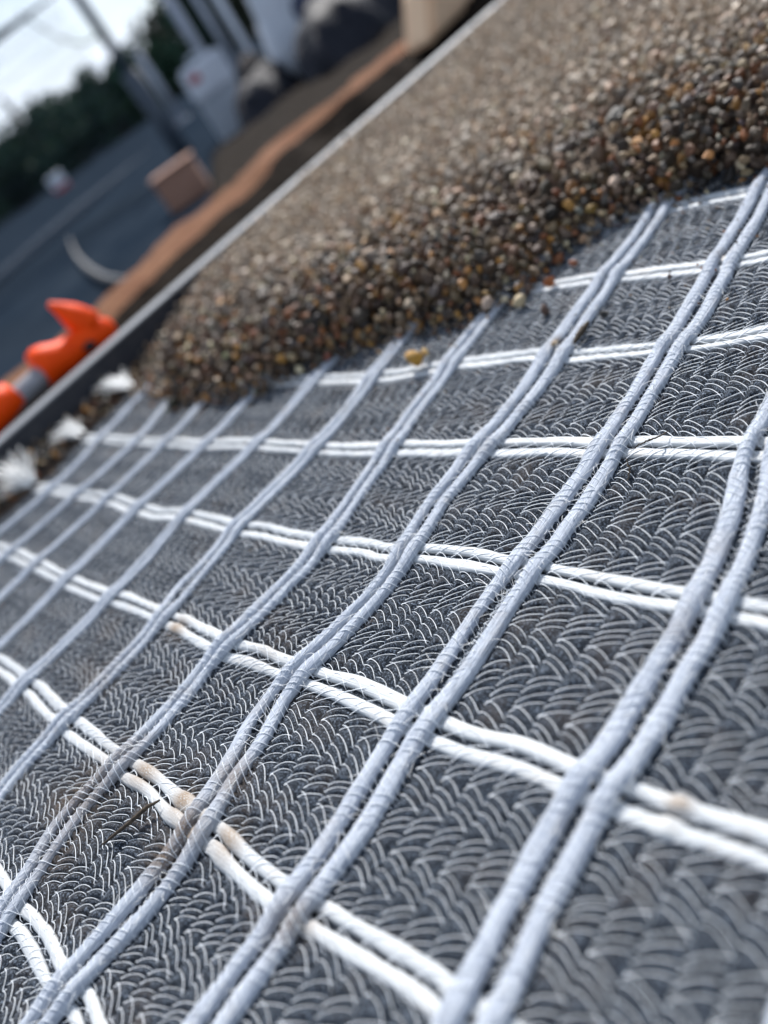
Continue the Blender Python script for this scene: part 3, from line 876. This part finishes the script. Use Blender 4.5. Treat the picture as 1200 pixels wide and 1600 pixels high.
# goal-like steel frame
b1 = at_z(292, 246, ZC)
frame = empty('wire_fence', b1 * U)
tag(frame, 'tall dark steel fence panel with wire mesh against the bright sky', 'fence')
zs = up_to(b1, 112); ztp = up_to(b1, -24)
cyl_part('post_sleeve', b1, ZC, zs, 1.35, M['steel'], frame)
cyl_part('post', b1, zs, ztp, 0.72, M['steel'], frame)
c1 = np.array([b1[0], b1[1], ztp]); c0 = at_z(0, 55, ztp)
cb = c0 + (c0 - c1) * 4.0
V_, F_ = tube(seg(c1 + (c1 - c0) * 0.01, cb, 4), [0.001, .85, .85, .001], 14)
link('crossbar', np_mesh('crossbar', V_ * U, F_), M['steel'], frame)
cyl_part('post', cb, ZC, ztp, 0.50, M['steel'], frame)
zw = up_to(b1, 48)
wa = np.array([b1[0], b1[1], zw]); wb = at_depth(30, 20, depth_of(wa) * 1.1)
wp = seg(wa, wb, 14) - np.array([[0, 0, 3.0 * math.sin(math.pi * e)] for e in np.linspace(0, 1, 14)])
V_, F_ = tube(wp, 0.16, 6)
link('stay_cable', np_mesh('stay_cable', V_ * U, F_), M['steel'], frame)

def post(name, u, v, depth_m, vtop, r, mat, label):
    # base on the yard below the pixel's vertical
    d = at_depth(u, v, depth_m / U)
    base = np.array([d[0], d[1], ZC])
    e = empty(name, base * U)
    tag(e, label, 'post', None)
    cyl_part('shaft', base, ZC, up_to(base, vtop), r, mat, e)
    bmx = box_bm((base[0] * U, base[1] * U, ZG + 0.01), (0.16, 0.16, 0.02), 0.5)
    bm_obj('base_plate', bmx, mat, e, bevel=0.003)
post('fence_post', 335, 115, 4.6, -60, 0.78, M['galv'], 'pale steel post rising behind the white container')
post('fence_post', 338, 50, 5.6, -60, 0.62, M['galv'], 'grey steel post right of the tall pale post')
post('fence_post', 362, 35, 6.2, -60, 0.75, M['sack'], 'whitish post beside the big printed sack')
post('fence_post', 243, 125, 9.0, 80, 1.1, M['galv'], 'faint stub post between the dark frame and pale post')

# plump sacks
def sack(name, u, v, w_m, h_m, d_m, yaw, tilt, label, mark=None, seed=0, zoff=0.0, cat='sack'):
    b = at_z(u, v, ZC) * U
    e = empty(name, b)
    tag(e, label, cat)
    bm = bmesh.new()
    bmesh.ops.create_cube(bm, size=1.0)
    bmesh.ops.subdivide_edges(bm, edges=bm.edges[:], cuts=9, use_grid_fill=True)
    r = np.random.default_rng(seed)
    ph = r.uniform(0, 6, 6)
    for vv in bm.verts:
        x, y, z = vv.co
        fx = 1 - 0.55 * (2 * abs(z)) ** 4 * 0.6
        bulge = 1 + 0.28 * (1 - (2 * z) ** 2)
        nx2 = x * (0.86 + 0.14 * bulge) * fx; ny2 = y * bulge * (1 - 0.6 * (2 * abs(z)) ** 3)
        s_ = 1 + 0.05 * math.sin(9 * z + ph[0] + 4 * x) + 0.04 * math.sin(13 * x + ph[1] + 5 * z)
        vv.co = (nx2 * s_ * w_m, ny2 * s_ * d_m, (z + 0.5) * h_m)
    Mx = Matrix.Translation(Vector(b) + Vector((0, 0, zoff))) @ Matrix.Rotation(yaw, 4, 'Z') @ Matrix.Rotation(tilt, 4, 'X')
    bm.transform(Mx)
    bd = bm_obj('bag', bm, M['sack'], e, smooth=True)
    # sewn top edge
    bm = box_bm((0, 0, h_m * 0.985), (w_m * 0.62, 0.012, h_m * 0.07)); bm.transform(Mx)
    bm_obj('sewn_edge', bm, M['sack'], e, bevel=0.003)
    if mark:
        mt, mx_, mz_, mr = mark
        bm = bmesh.new()
        bmesh.ops.create_uvsphere(bm, u_segments=18, v_segments=8, radius=1.0)
        for vv in bm.verts: vv.co = (vv.co.x * mr + mx_ * w_m, vv.co.y * 0.012 - d_m * 0.635, vv.co.z * mr * 0.9 + mz_ * h_m)
        bm.transform(Mx)
        bm_obj('printed_mark', bm, mt, bd, smooth=True)
    return e
FACE = math.atan2(-(-3.3 * 1.0), 2.2) * 0 + math.radians(58)   # turned towards the camera
def canister(u, v):
    b = at_z(u, v, ZC) * U
    e = empty('white_canister', b)
    tag(e, 'white upright container with a small red mark behind the earth', 'container')
    Mx = Matrix.Translation(Vector(b)) @ Matrix.Rotation(FACE, 4, 'Z')
    bm = box_bm((0, 0, 0.10), (0.215, 0.15, 0.20)); bmesh.ops.bevel(bm, geom=bm.edges[:], offset=0.014, segments=3, affect='EDGES'); bm.transform(Mx)
    bm_obj('lower_body', bm, M['greybox'], e, smooth=False)
    bm = box_bm((0, 0, 0.282), (0.23, 0.16, 0.156)); bmesh.ops.bevel(bm, geom=bm.edges[:], offset=0.016, segments=3, affect='EDGES'); bm.transform(Mx)
    up_ = bm_obj('upper_body', bm, M['sack'], e)
    bm = box_bm((-0.06, -0.081, 0.30), (0.05, 0.006, 0.035)); bm.transform(Mx)
    bm_obj('red_mark', bm, M['red'], up_, bevel=0.002)
    bm = box_bm((0, 0, 0.385), (0.09, 0.02, 0.014)); box_bm((-0.04, 0, 0.37), (0.014, 0.02, 0.03), 0, bm); box_bm((0.04, 0, 0.37), (0.014, 0.02, 0.03), 0, bm); bm.transform(Mx)
    bm_obj('handle', bm, M['greybox'], up_)
canister(378, 205)
sack('white_sack', 535, 100, 0.46, 0.55, 0.28, FACE, 0.0, 'big whitish sack with a dark round mark', (M['navy'], -0.12, 0.52, 0.065), 4)
sack('white_sack', 450, 100, 0.16, 0.34, 0.12, FACE, 0.05, 'slim whitish sack left of the big marked sack', None, 5)
sack('white_sack', 560, 40, 0.36, 0.42, 0.24, FACE, 0.0, 'whitish sack at the top right of the sack group', (M['red'], -0.3, 0.35, 0.07), 6)
def lump(name, u, v, sx, sy, sz, mat, label, cat, seed, sub=4, amp=0.22, zoff=0.0):
    b = at_z(u, v, ZC) * U
    bm = bmesh.new()
    bmesh.ops.create_icosphere(bm, subdivisions=sub, radius=1.0)
    for vv in bm.verts:
        c = np.array(vv.co)
        n = float(vnoise(np.array(c[0] * 1.7 + c[2] + seed), np.array(c[1] * 1.7 - c[2] * .7), seed)) * amp + float(vnoise(np.array(c[0] * 4 + c[2] * 3), np.array(c[1] * 4 + c[2]), seed + 1)) * amp * 0.5
        c = c * (1 + n)
        vv.co = (c[0] * sx, c[1] * sy, max(c[2], -0.12) * sz)
    bm.transform(Matrix.Translation(Vector(b) + Vector((0, 0, zoff + 0.1 * sz))) @ Matrix.Rotation(0.6, 4, 'Z'))
    return tag(bm_obj(name, bm, mat, smooth=True), label, cat)
lump('dark_tarpaulin', 440, 172, 0.17, 0.26, 0.17, M['tarp'], 'dark crumpled tarpaulin heap between the whitish sacks', 'tarpaulin', 71)
lump('rubble_heap', 412, 190, 0.10, 0.13, 0.15, M['rubble'], 'grey brown rubble heap right beside the white container', 'rubble', 72)
lump('rubble_heap', 410, 135, 0.14, 0.2, 0.22, M['rubble'], 'taller dark rubble heap behind the white container', 'rubble', 73)
lump('dark_tarpaulin', 575, 95, 0.22, 0.40, 0.26, M['tarp'], 'dark covered heap at the right of the sacks above the clay', 'tarpaulin', 74)

# tan block, sandstone slab
b = at_z(302, 312, ZC) * U
blk = empty('tan_block', b)
tag(blk, 'tan block resting on the dark yard beside the clay strip', 'block')
bm = box_bm((0, 0, 0.06), (0.165, 0.13, 0.12)); bmesh.ops.bevel(bm, geom=bm.edges[:], offset=0.006, segments=2, affect='EDGES')
bm.transform(Matrix.Translation(Vector(b)) @ Matrix.Rotation(0.9, 4, 'Z'))
bm_obj('body', bm, M['tan'], blk)
bm = box_bm((0, 0, 0.126), (0.175, 0.14, 0.010)); bm.transform(Matrix.Translation(Vector(b)) @ Matrix.Rotation(0.9, 4, 'Z'))
bm_obj('lid', bm, M['tan'], blk, bevel=0.002)
q0 = at_z(650, 72, -2.0) * U; q1 = at_z(712, 12, -2.0) * U
pl = empty('sandstone_slab', q0)
tag(pl, 'pale sandy slab standing at the far end of the clay strip', 'slab')
dv = Vector(q1 - q0); ang = math.atan2(dv.y, dv.x)
bm = bmesh.new()
prof = [(0, 0), (0.62, 0), (0.66, 0.16), (0.42, 0.20), (0.10, 0.10)]
f0 = [bm.verts.new((x, -0.04, z)) for x, z in prof]; f1 = [bm.verts.new((x, 0.04, z)) for x, z in prof]
bm.faces.new(f0); bm.faces.new(f1[::-1])
for k in range(5): bm.faces.new((f0[k], f1[k], f1[(k + 1) % 5], f0[(k + 1) % 5]))
bmesh.ops.recalc_face_normals(bm, faces=bm.faces[:])
bmesh.ops.bevel(bm, geom=bm.edges[:], offset=0.012, segments=2, affect='EDGES')
bm.transform(Matrix.Translation(Vector(q0) - Vector((0, 0, 0.01))) @ Matrix.Rotation(ang, 4, 'Z'))
bm_obj('slab_body', bm, M['sand'], pl)

# rails and wire mesh of the fence panel
nrm_ = np.array([-(c0 - c1)[1], (c0 - c1)[0], 0.0])
def on_fence(u, v):
    d = ray(u, v)
    return CAM + d * (nrm_ @ (b1 - CAM)) / (nrm_ @ d)
ra = on_fence(244, 226); rb_ = on_fence(0, 480); rb_[2] = max(rb_[2], ZC + 0.4); rb_ = rb_ + (rb_ - ra) * 0.35; rb_[2] = max(rb_[2], ZC + 0.4)
V_, F_ = tube(seg(ra, rb_, 4), [0.001, .75, .75, .001], 12)
link('bottom_rail', np_mesh('bottom_rail', V_ * U, F_), M['kerb'], frame)
parts = []
for e in np.linspace(0.02, 0.98, 46):
    lo_ = ra + (rb_ - ra) * e
    parts.append(tube(np.array([[lo_[0], lo_[1], z] for z in np.linspace(lo_[2], ztp, 3)]), 0.045, 4))
for e in np.linspace(0.12, 0.9, 8):
    za, zb = ra[2] + (ztp - ra[2]) * e, rb_[2] + (ztp - rb_[2]) * e
    parts.append(tube(np.array([[ra[0], ra[1], za], [(ra[0] + rb_[0]) / 2, (ra[1] + rb_[1]) / 2, (za + zb) / 2], [rb_[0], rb_[1], zb]]), 0.045, 4))
V_, F_ = join(parts)
link('wire_mesh', np_mesh('wire_mesh', V_ * U, F_), M['steel'], frame)
# hose curving on the yard
hz_ = ZC + 0.6
wire('hose', [at_z(108, 372, hz_), at_z(118, 398, hz_), at_z(138, 420, hz_), at_z(165, 436, hz_), at_z(198, 440, hz_), at_z(230, 425, hz_)], 0.26, M['web'], 'thin curved hose lying on the dark yard behind the orange tool', 'hose', 8)
# white box far across the yard
b = at_z(100, 296, ZC) * U
bx_ = empty('white_box', b)
tag(bx_, 'small white box with a reddish base far across the yard', 'box')
bm = box_bm((b[0], b[1], ZG + 0.23), (0.3, 0.3, 0.26), 0.5); bm_obj('box_body', bm, M['sack'], bx_, bevel=0.03)
bm = box_bm((b[0], b[1], ZG + 0.05), (0.28, 0.28, 0.10), 0.5); bm_obj('box_base', bm, M['red'], bx_, bevel=0.02)

# ------------------------------------------------------------------ hedge and trees beyond the yard
def leaves(n, fn, size, seed):
    r = np.random.default_rng(seed)
    P_ = np.array([fn(r) for _ in range(n)])
    nrm = r.normal(size=(n, 3)); nrm /= np.linalg.norm(nrm, axis=1)[:, None]
    t1 = np.cross(nrm, r.normal(size=(n, 3))); t1 /= np.linalg.norm(t1, axis=1)[:, None]
    t2 = np.cross(nrm, t1)
    s_ = size * r.uniform(0.6, 1.4, (n, 1))
    V_ = np.stack([P_ - t1 * s_, P_ - t2 * s_ * 0.5, P_ + t1 * s_, P_ + t2 * s_ * 0.5 + nrm * s_ * 0.2], 1).reshape(-1, 3)
    return V_, np.arange(n * 4).reshape(n, 4)
def trunk_mesh(b, h, r0, seed, limbs=6, lean=0.04, spread=0.35):
    r = np.random.default_rng(seed)
    parts = []
    n = 9
    P_ = np.array([b + np.array([lean * h * math.sin(3 * e + seed) * e, lean * h * math.cos(2 * e + seed) * e, h * e]) for e in np.linspace(0, 1, n)])
    parts.append(tube(P_, r0 * np.linspace(1, 0.18, n), 8))
    for k in range(limbs):
        i = 3 + k % (n - 4)
        an = r.uniform(0, 6.28); L = h * spread * r.uniform(0.6, 1.1)
        d = np.array([math.cos(an), math.sin(an), r.uniform(0.3, 0.9)])
        Q_ = np.array([P_[i] + d * L * e for e in np.linspace(0, 1, 5)])
        parts.append(tube(Q_, r0 * 0.4 * np.linspace(1, 0.2, 5), 5))
    return join(parts)
def tree(name, u, v, D, h, wd, mat, label, cat, grp, seed, shape, n=2600, size=0.10):
    d = at_depth(u, v, D / U) * U
    b = np.array([d[0], d[1], ZG])
    e = empty(name, b)
    tag(e, label, cat, grp)
    V_, F_ = trunk_mesh(b, h * 0.85, 0.035 * h ** 0.8, seed)
    link('trunk', np_mesh('trunk', V_, F_), M['bark'], e)
    r0 = np.random.default_rng(seed + 5)
    if shape == 'cone':
        def fn(r):
            z = r.uniform(0.06, 1) ; rad = wd * (1.02 - z) * (0.8 + 0.2 * math.sin(z * 34)) * math.sqrt(r.uniform(0.15, 1)); a = r.uniform(0, 6.28)
            return b + np.array([rad * math.cos(a), rad * math.sin(a), h * z])
    else:
        cl = [(r0.normal(size=3) * np.array([0.42, 0.42, 0.26]), r0.uniform(0.25, 0.45)) for _ in range(22)]
        def fn(r):
            c, s_ = cl[r.integers(len(cl))]
            q = r.normal(size=3); q = q / np.linalg.norm(q) * s_ * r.uniform(0.5, 1.05)
            q = c + q
            zz = 0.58 + 0.5 * q[2] if shape == 'round' else 0.46 + 0.62 * q[2]
            return b + np.array([q[0] * wd, q[1] * wd, h * min(max(zz, 0.04), 1.04)])
    V_, F_ = leaves(n, fn, size, seed + 9)
    link('crown', np_mesh('crown', V_, F_, smooth=False), mat, e)
HG = 'dark hedge shrubs beyond the yard'
hedge_spots = [(-55, 268, 2.6), (-15, 250, 2.5), (25, 240, 2.3), (62, 218, 2.2), (98, 192, 2.5), (128, 176, 2.4), (165, 165, 2.2), (205, 140, 2.1), (245, 110, 2.2)]
WHICH = ['first', 'second', 'third', 'fourth', 'fifth', 'sixth', 'seventh', 'eighth', 'ninth']
for n_, (u, v, h) in enumerate(hedge_spots):
    tree('hedge_shrub', u, v, 30 + (n_ % 3), h * 1.15, 1.5, M['hedge'], WHICH[n_] + ' dark green shrub from the left in the hedge row beyond the yard', 'shrub', HG, 100 + n_, 'bush', 2400, 0.16)
tree('bare_tree', 16, 170, 38, 4.2, 0.7, M['olive'], 'narrow brownish tree at the far left above the hedge', 'tree', None, 201, 'cone', 800, 0.12)
tree('bare_tree', 55, 165, 38, 3.6, 0.8, M['conifer'], 'narrow dark tree second from the left above the hedge', 'tree', None, 202, 'cone', 1100, 0.12)
tree('olive_tree', 148, 130, 33, 2.65, 1.1, M['olive'], 'round olive brown tree behind the dark hedge shrubs', 'tree', None, 203, 'round', 2600, 0.12)
tree('olive_tree', 182, 130, 35, 2.5, 1.0, M['olive'], 'olive brown tree right behind the dark fence panel post', 'tree', None, 204, 'round', 2400, 0.12)
tree('conifer', 250, 60, 34, 3.6, 0.8, M['conifer'], 'dark conifer between the fence panel and the tall pale post', 'tree', None, 205, 'bush', 2600, 0.14)
tree('conifer', 305, 25, 36, 5.2, 1.1, M['hedge'], 'tall dark conifer directly behind the pale steel posts', 'tree', None, 206, 'bush', 3000, 0.16)
tree('conifer', 372, 5, 36, 6.5, 1.6, M['conifer'], 'tall dark conifer behind the sack group, left of two', 'tree', None, 207, 'bush', 3600, 0.18)
tree('conifer', 455, -40, 38, 7.5, 2.2, M['hedge'], 'tall dark conifer behind the sack group, right of two', 'tree', None, 208, 'bush', 3600, 0.18)
# clipped hedge that closes the yard off behind the shrubs
ha, hb = at_depth(-160, 452, 46 / U) * U, at_depth(520, -38, 46 / U) * U
he = empty('clipped_hedge', np.array([ha[0], ha[1], ZG]))
tag(he, 'long dark clipped hedge closing the yard behind the shrubs', 'hedge')
def hfn(r_):
    e_ = r_.random(); q_ = ha + (hb - ha) * e_
    return np.array([q_[0] + r_.uniform(-.5, .5), q_[1] + r_.uniform(-.5, .5), ZG + 1.9 * r_.random() ** 0.8])
V_, F_ = leaves(9000, hfn, 0.26, 77)
link('foliage', np_mesh('foliage', V_, F_, smooth=False), M['hedge'], he)
